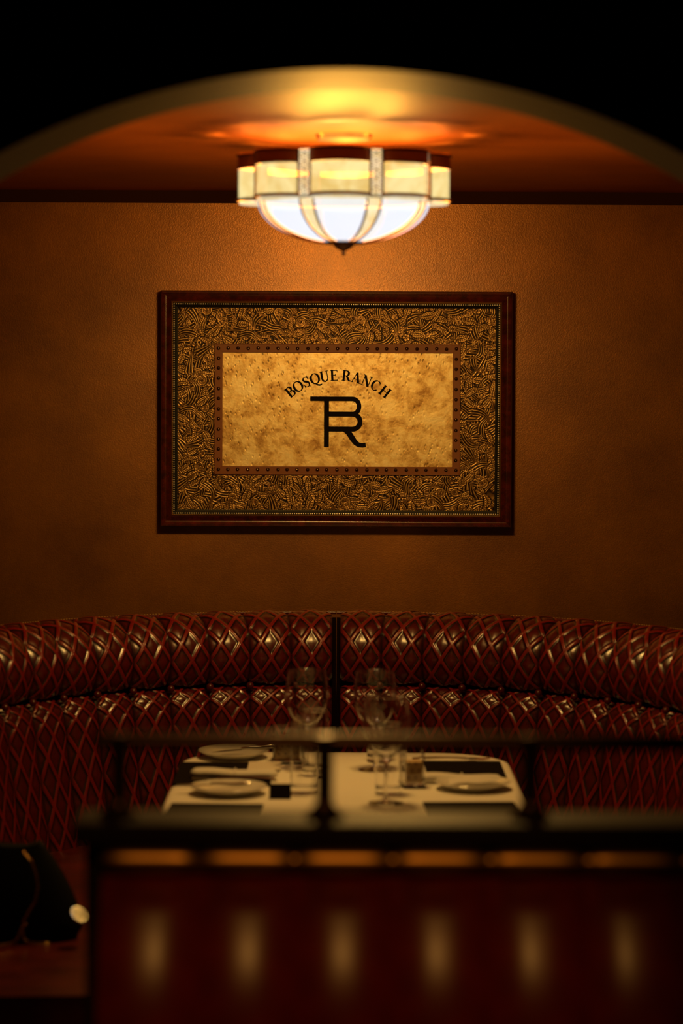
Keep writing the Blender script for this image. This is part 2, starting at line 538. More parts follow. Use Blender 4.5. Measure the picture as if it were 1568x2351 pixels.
def path_pt(s, r, side):
    """s along the banquette (in units of the 0.945 m radius arc), r from the centre line"""
    th = s / 0.945
    if th <= PI / 2:
        return (side * r * math.sin(th), r * math.cos(th))
    return (side * r, -(s - 0.945 * PI / 2))
S_END = 0.945 * PI / 2 + NSTR * PW

def sweep(prof, side, s0, s1, n=40):
    mb = MB(); v = []; k = len(prof)
    for i in range(n + 1):
        s = s0 + (s1 - s0) * i / n
        for (r, h) in prof:
            x, y = path_pt(s, r, side)
            v.append((x, y, h))
    f = []
    for i in range(n):
        for q in range(k):
            q2 = (q + 1) % k
            f.append((i * k + q, i * k + q2, (i + 1) * k + q2, (i + 1) * k + q))
    f.append(tuple(range(k))); f.append(tuple(n * k + q for q in reversed(range(k))))
    return mb.add(v, f)

for side, word in ((-1, 'left'), (1, 'right')):
    bq = thing('curved_banquette', '%s half of the curved red leather banquette with crossed strap pattern' % word, 'banquette',
               (CX, CY, 0), 0, 'halves of the curved banquette')
    for i in range(NARC):
        th = GAP + (i + 0.5) * DEL
        link('upper_panel', UPM[0], bq, (0, 0, 0), -side * th)
        link('lower_panel', LOM[0], bq, (0, 0, 0), -side * th)
        te = GAP + (i + 1) * DEL
        b = link('button', BTN, bq, (side * 0.955 * math.sin(te), 0.955 * math.cos(te), 0.838))
        b.rotation_euler = (PI / 2, 0, -side * te)
    for i in range(NSTR):
        y = -(i + 0.5) * PW
        for nm, me in (('upper_panel', UPM[1]), ('lower_panel', LOM[1])):
            link(nm, me, bq, (0, y, 0), -side * PI / 2)
    s0 = GAP * 0.945 * 0.08
    sweep([(0.99, 0.06), (0.99, 0.80), (1.0, 0.86), (1.03, 0.95), (1.07, 1.0), (1.11, 1.01), (1.15, 1.0), (1.15, 0.06)], side, s0, S_END).build('back_shell', M['shell'], bq, sharp=35)
    sweep([(0.42, 0.40), (0.415, 0.43), (0.43, 0.455), (0.47, 0.465), (0.7, 0.462), (0.93, 0.45), (0.93, 0.33), (0.42, 0.33)], side, s0, S_END).build('seat_cushion', M['red'], bq, sharp=50)
    sweep([(0.44, 0.09), (0.44, 0.33), (0.99, 0.33), (0.99, 0.09)], side, s0, S_END).build('seat_base', M['red'], bq, sharp=35)
    sweep([(0.47, 0.0), (0.47, 0.09), (0.98, 0.09), (0.98, 0.0)], side, s0, S_END).build('plinth', M['dark_wood'], bq, sharp=35)
    mb = MB()
    mb.tube([(*path_pt(s0 + (S_END - s0) * i / 70, 1.108, side), 1.024) for i in range(71)], 0.0045, 8)
    welt = mb.build('welt', M['red'], bq)
    mb = MB()
    k = int((S_END - s0) / 0.0075)
    for i in range(k):
        s = s0 + i * 0.0075
        a, b2 = path_pt(s, 1.104, side), path_pt(s + 0.0042, 1.104, side)
        mb.tube([(*a, 1.0285), (*b2, 1.0285)], 0.0009, 4)
    st = mb.build('stitching', M['thread'], welt); st['kind'] = 'stuff'

# ------------------------------------------------------------------ ceiling lamp
lamp = thing('ceiling_lamp', 'lit flush ceiling lamp with lobed amber glass drum and white bowl', 'lamp', (0.002, 5.55, 1.96))
Z0 = 1.96
def zz(h): return h - Z0
ROT = math.radians(-2.3)
RC, RB = 0.208, 0.029           # column radius, lobe bulge
HB, HT = 2.083, 2.187            # drum bottom and top
HG = 2.158                       # top of the drum glass
COLW = 0.072                     # half angle of a column
def lobe_pts(i, n=12, inset=0.0, extra=0.0):
    a0 = ROT + (i - 0.5) * PI / 4 + COLW
    a1 = ROT + (i + 0.5) * PI / 4 - COLW
    out = []
    for k in range(n + 1):
        f = k / n
        a = a0 + (a1 - a0) * f
        r = RC + (RB + 0.004) * math.sin(PI * f) ** 0.75 - inset + extra
        out.append((r * math.sin(a), -r * math.cos(a)))
    return out
def strip(pts, z0, z1, thick):
    """upright curved sheet with thickness"""
    inn = []
    for (x, y) in pts:
        r = math.hypot(x, y); k = (r - thick) / r
        inn.append((x * k, y * k))
    return MB().ribbon(pts, inn, zz(z0), zz(z1), lambda x, y, z: (x, y, z))
for i in range(8):
    pn = strip(lobe_pts(i), HB + 0.006, HG, 0.004).build('drum_pane', M['drum_glass'], lamp, sharp=50)
    band = strip(lobe_pts(i, extra=0.002), HG - 0.001, HT, 0.006).build('upper_band', M['bronze'], lamp, sharp=50)
    lp = lobe_pts(i, extra=0.0035)
    MB().tube([(x, y, zz(HT)) for x, y in lp], 0.0032, 6).build('top_rim', M['brass'], band)
    MB().tube([(x, y, zz(HG)) for x, y in lobe_pts(i, extra=0.002)], 0.0024, 6).build('pane_edge', M['came'], pn)
    MB().tube([(x, y, zz(HB + 0.003)) for x, y in lp], 0.0036, 6).build('lower_rim', M['bronze'], lamp)
    # glass floor of the lobe and the pale lip under it
    inn = [(x * 0.198 / math.hypot(x, y), y * 0.198 / math.hypot(x, y)) for x, y in lobe_pts(i)]
    MB().ribbon(lobe_pts(i, extra=-0.002), inn, zz(HB - 0.006), zz(HB - 0.001), lambda x, y, z: (x, y, z)).build('lobe_floor', M['amber_glass'], lamp, sharp=50)
    # column with openwork
    ac = ROT + (i + 0.5) * PI / 4
    def cp(da, r, h): return (r * math.sin(ac + da), -r * math.cos(ac + da), zz(h))
    back = MB()
    back.add([cp(-COLW, RC - 0.004, HB), cp(COLW, RC - 0.004, HB), cp(COLW, RC - 0.004, HT - 0.002), cp(-COLW, RC - 0.004, HT - 0.002),
              cp(-COLW, RC - 0.007, HB), cp(COLW, RC - 0.007, HB), cp(COLW, RC - 0.007, HT - 0.002), cp(-COLW, RC - 0.007, HT - 0.002)],
             [(0, 1, 2, 3), (5, 4, 7, 6), (0, 4, 5, 1), (3, 2, 6, 7), (0, 3, 7, 4), (1, 5, 6, 2)])
    colo = back.build('column', M['amber_glass'], lamp, smooth=False)
    mb = MB()
    for sgn in (-1, 1):
        mb.tube([cp(sgn * COLW, RC + 0.0005, HB), cp(sgn * COLW, RC + 0.0005, HT)], 0.0028, 6)
    nr = 10
    for k in range(nr):
        h = HB + 0.006 + (HT - HB - 0.011) * (k + 0.5) / nr
        for da in ((-0.036, 0.036) if k % 2 else (0.0,)):
            ring = [cp(da + 0.022 * math.cos(w), RC - 0.0015, h + 0.0046 * math.sin(w)) for w in [2 * PI * q / 10 for q in range(10)]]
            mb.tube(ring, 0.0009, 5, closed=True)
        for da in ((0.0,) if k % 2 else (-0.05, 0.05)):
            mb.sphere(cp(da, RC - 0.001, h), 0.0022, 6, 5)
    mb.build('openwork', M['came'], colo)
    MB().tube([cp(-COLW - 0.01, RC + 0.001, HT + 0.001), cp(COLW + 0.01, RC + 0.001, HT + 0.001)], 0.004, 6).build('column_cap', M['brass'], lamp)
    for sgn in (-1, 1):
        MB().sphere(cp(sgn * COLW, RC + 0.001, HB + 0.002), 0.0042, 8, 6).build('rivet', M['bronze'], colo)
    # bowl panes
BR, BD = 0.196, 0.092
def bowl_pt(a, f, dr=0.0):
    """f 0 at the rim .. 1 at the bottom"""
    w = f * PI / 2 * 0.93
    r = (BR + dr) * math.cos(w) ** 0.92
    z = HB - 0.002 - (BD + dr) * math.sin(w) ** 1.05
    return (r * math.sin(a), -r * math.cos(a), zz(z))
def bowl_pane(a0, a1, mat, name):
    nu, nv = 8, 14
    mb = MB(); v = []
    for dr in (0.0, -0.003):
        for j in range(nv + 1):
            for i in range(nu + 1):
                v.append(bowl_pt(a0 + (a1 - a0) * i / nu, j / nv, dr))
    f = []; K = (nu + 1) * (nv + 1)
    for j in range(nv):
        for i in range(nu):
            k = j * (nu + 1) + i
            f += [(k, k + 1, k + nu + 2, k + nu + 1), (K + k + 1, K + k, K + k + nu + 1, K + k + nu + 2)]
    mb.add(v, f)
    return mb.build(name, mat, lamp, sharp=60)
BW = 0.085
for i in range(8):
    ac = ROT + (i + 0.5) * PI / 4
    am = ROT + i * PI / 4
    bowl_pane(am - PI / 8 + BW, am + PI / 8 - BW, M['bowl_glass'], 'bowl_pane')
    bowl_pane(ac - BW, ac + BW, M['amber_glass'], 'bowl_strip')
    for sgn in (-1, 1):
        MB().tube([bowl_pt(ac + sgn * BW, f / 16, 0.001) for f in range(17)], 0.0027, 6).build('came', M['came'], lamp)
MB().lathe([(0.2, zz(HB) - 0.003), (0.203, zz(HB) + 0.002), (0.2, zz(HB) + 0.006), (0.194, zz(HB) + 0.004), (0.195, zz(HB) - 0.002), (0.2, zz(HB) - 0.003)], 64).build('bowl_ring', M['came'], lamp)
fb = HB - BD
MB().lathe([(0.0, zz(fb) - 0.031), (0.003, zz(fb) - 0.030), (0.0048, zz(fb) - 0.026), (0.003, zz(fb) - 0.022), (0.005, zz(fb) - 0.019), (0.012, zz(fb) - 0.016), (0.02, zz(fb) - 0.011),
            (0.026, zz(fb) - 0.004), (0.047, zz(fb) + 0.0005), (0.05, zz(fb) + 0.003), (0.0, zz(fb) + 0.006)], 40).build('finial', M['bronze'], lamp, sharp=35)
MB().lathe([(0.0, zz(CH) - 0.014), (0.06, zz(CH) - 0.012), (0.065, zz(CH)), (0.0, zz(CH))], 32).build('canopy', M['brass'], lamp)
MB().lathe([(0.0, zz(HT) - 0.006), (0.19, zz(HT) - 0.006), (0.203, zz(HT) - 0.014), (0.203, zz(HT) - 0.018), (0.188, zz(HT) - 0.009), (0.0, zz(HT) - 0.009)], 64).build('uplight_plate', M['uplight_glass'], lamp)  # unseen plate, added to pass a little bulb light up to the ceiling
bulb = bpy.data.lights.new('bulb', 'POINT')
bulb.energy = BULB_W
bulb.color = LAMP_RGB
bulb.shadow_soft_size = 0.04
for k in range(4):
    a = ROT + PI / 8 + k * PI / 2
    bo = bpy.data.objects.new('bulb', bulb)
    COL.objects.link(bo)
    bo.parent = lamp
    bo.location = (0.09 * math.sin(a), 0.09 * math.cos(a), zz(2.10))

# ------------------------------------------------------------------ framed picture
PXM = 776.0
pic = thing('framed_picture', 'framed tooled leather sign with arched black lettering on the brown wall', 'picture', (-0.0165, WY - 0.02, 1.5965))
def fx(px): return (px - 770.5) / PXM
def fz(py): return (939.5 - py) / PXM
def P3(x, z, d): return (x, -d, z)
def ax3(x, y, d): return (x, -d, y)
# mitred frame members: profile (inset from outer edge, height off the wall)
OX, OZ = 0.5155, 0.346
def member(profile, corners):
    """profile swept along one side between two mitred corners"""
    mb = MB(); v = []
    for (sx, sz) in corners:
        for (ins, d) in profile:
            v.append(P3(sx * (OX - ins), sz * (OZ - ins), d))
    k = len(profile)
    f = [(q, (q + 1) % k, k + (q + 1) % k, k + q) for q in range(k)]
    f += [tuple(range(k)), tuple(range(2 * k - 1, k - 1, -1))]
    return mb.add(v, f)
SIDES = [((-1, 1), (1, 1)), ((1, 1), (1, -1)), ((1, -1), (-1, -1)), ((-1, -1), (-1, 1))]
PROF = [(0.0, -0.018), (0.0, 0.026), (0.003, 0.033), (0.008, 0.034), (0.012, 0.031), (0.016, 0.030), (0.022, 0.032), (0.027, 0.036), (0.031, 0.037), (0.033, 0.034), (0.034, -0.018)]
GILT = [(0.0315, 0.033), (0.0315, 0.0375), (0.0325, 0.0392), (0.034, 0.0397), (0.0352, 0.0385), (0.0362, 0.036), (0.0362, 0.02)]
BLK = [(0.0355, 0.002), (0.0355, 0.030), (0.039, 0.0275), (0.044, 0.0245), (0.0495, 0.022), (0.0495, 0.002)]
for c in SIDES:
    rail_ = member(PROF, c).build('frame_rail', M['frame'], pic, sharp=32)
    member(GILT, c).build('gilt_line', M['gilt'], rail_, sharp=50)
    member(BLK, c).build('inner_slip', M['frame_black'], rail_, sharp=30)
MB().box(-OX + 0.01, OX - 0.01, -0.012, -0.001, -OZ + 0.01, OZ - 0.01).build('backing_board', M['frame_black'], pic, smooth=False)
mb = MB()
bx, bz = OX - 0.0395, OZ - 0.0395
sp_ = 0.00655
nx, nz = round(2 * bx / sp_), round(2 * bz / sp_)
for i in range(nx):
    x = -bx + 2 * bx * i / nx
    mb.sphere(P3(x, bz, 0.0285), 0.0021, 6, 4); mb.sphere(P3(-x, -bz, 0.0285), 0.0021, 6, 4)
for i in range(nz):
    z = -bz + 2 * bz * i / nz
    mb.sphere(P3(-bx, z, 0.0285), 0.0021, 6, 4); mb.sphere(P3(bx, -z, 0.0285), 0.0021, 6, 4)
bo = mb.build('bead_row', M['pearl'], pic, weld=False); bo['kind'] = 'stuff'

# tooled leather mat: a height field of scrolls and leaves
MX, MZ = OX - 0.0485, OZ - 0.0485
BX0, BX1, BZ0, BZ1 = fx(494), fx(1052), fz(1088), fz(791.5)     # brown border, outer edge
def tooled():
    NX, NZ = 900, 570
    X = np.linspace(-MX, MX, NX); Z = np.linspace(-MZ, MZ, NZ)
    GX, GZ = np.meshgrid(X, Z)
    rs = np.random.RandomState(11)
    # background of flowing tooled lines
    ph = np.zeros_like(GX)
    for k in range(7):
        kx, kz = rs.uniform(-38, 38, 2); ph += rs.uniform(0.5, 1.0) * np.sin(kx * GX + kz * GZ + rs.uniform(0, 6))
    H = 0.45 + 0.35 * np.sin(5.5 * ph)
    def put(mask, val, sl):
        sub = H[sl]; sub[mask] = val[mask]
    def window(cx, cz, r):
        i0, i1 = np.searchsorted(X, [cx - r, cx + r]); j0, j1 = np.searchsorted(Z, [cz - r, cz + r])
        sl = (slice(j0, j1), slice(i0, i1))
        return sl, GX[sl] - cx, GZ[sl] - cz
    def leaf(cx, cz, ang, L, W, bend):
        sl, x, z = window(cx, cz, L * 1.25)
        if x.size == 0: return
        t = (x * math.cos(ang) + z * math.sin(ang)) / L
        s = -x * math.sin(ang) + z * math.cos(ang) - bend * L * (1 - t * t)
        w = W * np.sqrt(np.clip(1 - t * t, 0, 1)) * (1.05 - 0.5 * t) + 1e-9
        q = np.abs(s) / w
        inside = (np.abs(t) < 1) & (q < 1)
        vein = 0.5 + 0.5 * np.sin((t * L + np.abs(s) * 0.75) / 0.0054 * 2 * PI)
        h = 0.72 + 0.12 * np.sin(q * 3)
        h = np.where((q > 0.32) & (q < 0.84), 0.25 + 0.7 * vein, h)
        h = np.where(q < 0.09, 0.25, h)
        h = np.where(q >= 0.84, 0.95, h)
        halo = (np.abs(t) < 1.06) & (q < 1.22)
        put(halo & ~inside, np.full_like(h, 0.05), sl); put(inside, h, sl)
    def scroll(cx, cz, R, ph0, sg):
        sl, x, z = window(cx, cz, R * 1.1)
        if x.size == 0: return
        r = np.hypot(x, z) / R; th = np.arctan2(z, x) * sg + ph0
        spv = np.log(np.clip(r, 0.02, 2)) / 0.78 - th / (2 * PI)
        fr = spv - np.floor(spv)
        ticks = 0.5 + 0.5 * np.sin(th * 22)
        h = np.where(fr < 0.14, 0.05, np.where(fr < 0.28, 0.95, np.where(fr < 0.68, 0.12 + 0.85 * ticks * np.clip(r * 3, 0, 1), 0.8)))
        lim = 0.62 + 0.38 * ((th / (2 * PI)) % 1.0)
        put(r < lim, h, sl)
    def flower(cx, cz, R, ph0):
        sl, x, z = window(cx, cz, R * 1.1)
        if x.size == 0: return
        r = np.hypot(x, z) / R; th = np.arctan2(z, x) + ph0
        edge = 0.78 + 0.2 * np.abs(np.cos(2.5 * th))
        k = r / edge
        h = 0.85 - 0.3 * (np.abs(np.sin(2.5 * th)) ** 8) * (k > 0.3) - 0.35 * (np.abs(np.sin(th * 15)) > 0.8) * (k > 0.35) * (k < 0.75)
        h = np.where(k < 0.28, 0.35 + 0.5 * (np.sin(x / 0.0012) * np.sin(z / 0.0012) > 0), h)
        h = np.where((k > 0.28) & (k < 0.34), 0.05, h)
        put(k < 1, h, sl); put((k >= 1) & (k < 1.1), np.full_like(h, 0.04), sl)
    def frond(cx, cz, ang, L, bend):
        sl, x, z = window(cx, cz, L * 1.2)
        if x.size == 0: return
        t = (x * math.cos(ang) + z * math.sin(ang)) / L
        s = -x * math.sin(ang) + z * math.cos(ang) - bend * L * (1 - t * t)
        w = 0.012 * np.clip(1 - t, 0, 2) * 0.5 + 0.003
        u = s / w
        line = 0.5 + 0.5 * np.cos(u * PI * 3.0)
        inside = (np.abs(t) < 1) & (np.abs(u) < 1)
        put(inside, 0.1 + 0.85 * line, sl)
    spots = []
    tries = 0
    while len(spots) < 520 and tries < 16000:
        tries += 1
        x, z = rs.uniform(-MX, MX), rs.uniform(-MZ, MZ)
        if BX0 + 0.012 < x < BX1 - 0.012 and BZ0 + 0.012 < z < BZ1 - 0.012: continue
        if all((x - a) ** 2 + (z - b) ** 2 > 0.0185 ** 2 for a, b in spots): spots.append((x, z))
    for k, (x, z) in enumerate(spots):
        frond(x, z, rs.uniform(0, 2 * PI), rs.uniform(0.03, 0.055), rs.uniform(-0.5, 0.5))
    for k, (x, z) in enumerate(spots):
        m_ = rs.rand()
        if m_ < 0.5: leaf(x, z, rs.uniform(0, 2 * PI), rs.uniform(0.014, 0.027), rs.uniform(0.0065, 0.011), rs.uniform(-0.5, 0.5))
        elif m_ < 0.68: scroll(x, z, rs.uniform(0.012, 0.021), rs.uniform(0, 6), rs.choice([-1, 1]))
        elif m_ < 0.72: flower(x, z, rs.uniform(0.010, 0.014), rs.uniform(0, 6))
        else: frond(x, z, rs.uniform(0, 2 * PI), rs.uniform(0.02, 0.036), rs.uniform(-0.8, 0.8))
    # soften by a small blur so that the relief is rounded
    for _ in range(1):
        H = (H + np.roll(H, 1, 0) + np.roll(H, -1, 0) + np.roll(H, 1, 1) + np.roll(H, -1, 1)) / 5
    V = np.stack([GX, -(0.0165 + 0.0023 * H), GZ], -1).reshape(-1, 3)
    jj, ii = np.meshgrid(np.arange(NZ - 1), np.arange(NX - 1), indexing='ij')
    cxm, czm = X[ii] + MX / NX, Z[jj] + MZ / NZ
    keep = ~((cxm > BX0 + 0.006) & (cxm < BX1 - 0.006) & (czm > BZ0 + 0.006) & (czm < BZ1 - 0.006))
    a = (jj * NX + ii)[keep]
    F = np.stack([a, a + 1, a + NX + 1, a + NX], -1)
    used = np.unique(F); remap = np.full(NX * NZ, -1); remap[used] = np.arange(len(used))
    V = V[used]; F = remap[F]; Hf = H.reshape(-1)[used]
    me = bpy.data.meshes.new('tooled_mat')
    me.vertices.add(len(V)); me.vertices.foreach_set('co', V.astype(np.float32).ravel())
    me.loops.add(F.size); me.loops.foreach_set('vertex_index', F.astype(np.int32).ravel())
    me.polygons.add(len(F)); me.polygons.foreach_set('loop_start', np.arange(0, F.size, 4, dtype=np.int32))
    me.update(calc_edges=True)
    at = me.attributes.new('relief', 'FLOAT', 'POINT'); at.data.foreach_set('value', Hf.astype(np.float32))
    me.polygons.foreach_set('use_smooth', [True] * len(F))
    me.materials.append(M['tooled'])
    return link('tooled_mat', me, pic)
mat_o = tooled()
mat_o['label'] = 'gold brown leather mat tooled with leaves and scrolls'

# brown border strips with studs
IX0, IX1, IZ0, IZ1 = fx(511), fx(1035), fz(1070), fz(811)
def strip4(name, o, i, d0, d1, mat, parent):
    c = [((o[0], o[3]), (o[1], o[3]), (i[1], i[3]), (i[0], i[3])), ((o[1], o[3]), (o[1], o[2]), (i[1], i[2]), (i[1], i[3])),
         ((o[1], o[2]), (o[0], o[2]), (i[0], i[2]), (i[1], i[2])), ((o[0], o[2]), (o[0], o[3]), (i[0], i[3]), (i[0], i[2]))]
    return [MB().prism(list(p), d0, d1, ax3).build(name, mat, parent, smooth=False, bevel=0.0006) for p in c]
strips = strip4('border_strip', (BX0, BX1, BZ0, BZ1), (IX0, IX1, IZ0, IZ1), 0.012, 0.0225, M['border'], pic)
ed = 0.0022
for s_, q in zip(strips, strip4('border_edge', (BX0 - 0.001, BX1 + 0.001, BZ0 - 0.001, BZ1 + 0.001), (BX0 + ed, BX1 - ed, BZ0 + ed, BZ1 - ed), 0.014, 0.0238, M['border'], None)):
    q.parent = s_
STUD = MB().lathe([(0.0, 0.0048), (0.0022, 0.0044), (0.0044, 0.0028), (0.0056, 0.0), (0.0056, -0.001)], 14).mesh('stud', M['stud'])
def stud(x, z, par):
    s_ = link('stud', STUD, par, (x, -0.0225, z)); s_.rotation_euler = (PI / 2, 0, 0)
sx0, sx1, sz0, sz1 = fx(502), fx(1043), fz(1077.5), fz(801.5)
for i in range(25):
    x = sx0 + (sx1 - sx0) * i / 24 + rnd.uniform(-0.0012, 0.0012)
    stud(x, sz1 + rnd.uniform(-0.0007, 0.0007), strips[0]); stud(x + rnd.uniform(-0.001, 0.001), sz0, strips[2])
for i in range(1, 12):
    z = sz0 + (sz1 - sz0) * i / 12 + rnd.uniform(-0.001, 0.001)
    stud(sx0, z, strips[3]); stud(sx1, z + rnd.uniform(-0.001, 0.001), strips[1])
panel = MB().box(IX0 - 0.002, IX1 + 0.002, -0.0175, -0.012, IZ0 - 0.002, IZ1 + 0.002).build('hide_panel', M['hide'], pic, smooth=False)
panel['label'] = 'pale gold mottled hide panel'

# black brand mark on the panel; outline points measured on the sign, in its own millimetres
LS = 1 / (5.807 * PXM)
def lx(c): return fx(640) + c * LS
def lz(c): return fz(840) - c * LS
def off(pts, w):
    """left and right rows of a stroke of width w (number or list)"""
    L, R = [], []
    n_ = len(pts)
    for i, p in enumerate(pts):
        a, b = pts[max(i - 1, 0)], pts[min(i + 1, n_ - 1)]
        dx, dz = b[0] - a[0], b[1] - a[1]
        q = math.hypot(dx, dz) or 1
        ww = w[i] if isinstance(w, (list, tuple)) else w
        L.append((p[0] - dz / q * ww / 2, p[1] + dx / q * ww / 2)); R.append((p[0] + dz / q * ww / 2, p[1] - dx / q * ww / 2))
    return L, R
def arcp(cx, cy, rx, ry, a0, a1, n_=14):
    return [(cx + rx * math.cos(math.radians(a0 + (a1 - a0) * k / n_)), cy + ry * math.sin(math.radians(a0 + (a1 - a0) * k / n_))) for k in range(n_ + 1)]
def conv(pts): return [(lx(x), lz(y)) for x, y in pts]
mark = MB()
W = 60
top = [(413, 440), (700, 440), (970, 440)] + arcp(972, 540, 87, 100, -84, 84, 14) + [(965, 642), (660, 642)]
low = [(660, 642), (970, 642)] + arcp(975, 742, 98, 98, -86, 86, 14) + [(965, 840), (640, 840)]
leg = [(840, 845), (880, 856), (915, 880), (945, 920), (980, 975), (1018, 1023), (1060, 1050), (1105, 1054), (1150, 1048)]
tri = lambda p: [(x, y) for x, y in p]
for k, (pts_, w) in enumerate(((top, W), (low, W + 6), (leg, [40, 62, 74, 76, 74, 68, 62, 60, 58]), ([(628, 425), (628, 1078)], 66))):
    L, R = off(conv(pts_), [q * LS for q in w] if isinstance(w, list) else w * LS)
    mark.ribbon(L, R, 0.0172, 0.0186 + 0.00004 * k, ax3)
mark.build('brand_mark', M['ink'], panel, smooth=False)['label'] = 'black mark of joined letters'

# lettering: capitals with serifs, drawn as strokes in a unit cap height
TK, TN, SF = 0.165, 0.062, 0.05
def hbar(x0, x1, y, h=SF): return ([(x0, y), (x1, y)], h)
def stem(x, w=TK, serif=True, y0=0, y1=1):
    o_ = [([(x, y0), (x, y1)], w)]
    if serif:
        for y in (y0 + SF / 2, y1 - SF / 2): o_.append(hbar(x - w / 2 - 0.09, x + w / 2 + 0.09, y))
    return o_
def bow(cx, cy, rx, ry, a0, a1, w0=TN, w1=TK):
    p = arcp(cx, cy, rx, ry, a0, a1, 20)
    return (p, [w0 + (w1 - w0) * abs(math.cos(math.radians(a0 + (a1 - a0) * k / 20))) ** 1.4 for k in range(21)])
GL = {
 'B': (0.78, stem(0.2) + [([(0.2, 0.97), (0.42, 0.97)], TN), ([(0.2, 0.53), (0.44, 0.53)], TN), ([(0.2, 0.03), (0.46, 0.03)], TN),
        bow(0.40, 0.75, 0.22, 0.22, 90, -90), bow(0.44, 0.28, 0.25, 0.25, 90, -90)]),
 'O': (0.96, [bow(0.48, 0.5, 0.38, 0.48, 0, 360)]),
 'Q': (0.96, [bow(0.48, 0.5, 0.38, 0.48, 0, 360), ([(0.44, 0.02), (0.56, -0.12), (0.72, -0.2), (0.92, -0.2), (1.0, -0.16)], [0.09, 0.13, 0.13, 0.1, 0.03])]),
 'S': (0.68, [([(0.6, 0.78), (0.52, 0.92), (0.36, 0.975), (0.2, 0.92), (0.14, 0.76), (0.2, 0.63), (0.36, 0.53), (0.5, 0.43), (0.56, 0.28), (0.5, 0.1), (0.34, 0.025), (0.17, 0.08), (0.08, 0.24)],
               [0.05, 0.06, 0.06, 0.09, 0.13, 0.15, 0.17, 0.15, 0.13, 0.09, 0.06, 0.06, 0.05]), ([(0.6, 0.7), (0.6, 0.98)], 0.05), ([(0.08, 0.02), (0.08, 0.32)], 0.05)]),
 'U': (0.9, [([(0.22, 0.97), (0.22, 0.34)], TK), hbar(0.04, 0.4, 0.975), ([(0.74, 0.97), (0.74, 0.34)], TN), hbar(0.6, 0.88, 0.975),
             (arcp(0.48, 0.34, 0.26, 0.31, 180, 360, 16), [TK - (TK - TN) * (k / 16) ** 0.7 for k in range(17)])]),
 'E': (0.78, stem(0.2) + [([(0.2, 0.97), (0.68, 0.97)], TN), ([(0.66, 1.0), (0.68, 0.78)], 0.05), ([(0.2, 0.52), (0.5, 0.52)], TN), ([(0.5, 0.64), (0.5, 0.4)], 0.045),
             ([(0.2, 0.03), (0.7, 0.03)], TN), ([(0.69, 0.0), (0.73, 0.24)], 0.05)]),
 'R': (0.86, stem(0.2) + [([(0.2, 0.97), (0.42, 0.97)], TN), ([(0.2, 0.5), (0.44, 0.5)], TN), bow(0.40, 0.735, 0.24, 0.235, 90, -90),
             ([(0.42, 0.5), (0.54, 0.36), (0.63, 0.18), (0.74, 0.05), (0.9, 0.05)], [0.1, 0.15, 0.16, 0.13, 0.04])]),
 'A': (0.92, [([(0.44, 0.98), (0.14, 0.03)], TN), ([(0.44, 0.99), (0.74, 0.03)], TK), ([(0.24, 0.34), (0.64, 0.34)], TN), hbar(0.0, 0.28, 0.025), hbar(0.56, 0.92, 0.025)]),
 'N': (0.96, [([(0.18, 0.03), (0.18, 0.97)], TN), ([(0.18, 0.97), (0.76, 0.02)], TK), ([(0.78, 0.03), (0.78, 0.97)], TN), hbar(0.02, 0.34, 0.025), hbar(0.02, 0.22, 0.975), hbar(0.62, 0.94, 0.975)]),
 'C': (0.86, [bow(0.47, 0.5, 0.36, 0.48, 48, 312), ([(0.74, 0.98), (0.74, 0.68)], 0.05), ([(0.76, 0.24), (0.7, 0.1)], 0.05)]),
 'H': (1.0, stem(0.22) + stem(0.78) + [([(0.22, 0.52), (0.78, 0.52)], TN)]),
}
CAPH = 140 * LS
TXT = [('B', 148, 0), ('O', 250, 0), ('S', 357, 0), ('Q', 473, 0), ('U', 597, 0), ('E', 728, 0), ('R', 890, 0), ('A', 1022, 0), ('N', 1158, 0), ('C', 1276, 0), ('H', 1400, 0)]
for ch, cxp, _ in TXT:
    th = math.asin((cxp - 778) / 1006)
    cyp = 128 + 1006 * (1 - math.cos(th))
    wid, strokes = GL[ch]
    ox, oz = lx(cxp), lz(cyp)
    mb = MB()
    for k, (p, w) in enumerate(strokes):
        q = []
        for (x, y) in p:
            a, b = (x - wid / 2) * CAPH, (y - 0.5) * CAPH
            q.append((ox + a * math.cos(th) + b * math.sin(th), oz - a * math.sin(th) + b * math.cos(th)))
        L, R = off(q, [z * CAPH * 1.28 for z in w] if isinstance(w, list) else w * CAPH * 1.28)
        mb.ribbon(L, R, 0.0172, 0.0182 + 0.00003 * k, ax3)
    mb.build('letter_' + ch.lower(), M['ink'], panel, smooth=False, weld=False)

# ------------------------------------------------------------------ table and cloth
TX, TY = 0.012, 5.52
TWX, TWY, TR = 0.392, 0.475, 0.17
def rrect(hx_, hy, r, n_=8):
    out = []
    for cx, cy, a0 in ((hx_ - r, hy - r, 0), (-hx_ + r, hy - r, 90), (-hx_ + r, -hy + r, 180), (hx_ - r, -hy + r, 270)):
        for k in range(n_ + 1):
            a = math.radians(a0 + 90 * k / n_)
            out.append((cx + r * math.cos(a), cy + r * math.sin(a)))
    return out
tb = thing('dining_table', 'rounded dining table under the white cloth in the booth', 'table', (TX, TY, 0))
MB().prism(rrect(TWX - 0.004, TWY - 0.004, TR), 0.712, 0.7465).build('tabletop', M['dark_wood'], tb, sharp=30)
MB().lathe([(0.0, 0.0), (0.26, 0.0), (0.26, 0.015), (0.05, 0.04), (0.04, 0.1), (0.04, 0.69), (0.12, 0.712)], 32).build('pedestal', M['dark_wood'], tb, sharp=35)
# cloth: top, rounded edge, hanging folds
mb = MB()
n_ = 14
base = rrect(TWX, TWY, TR, n_)
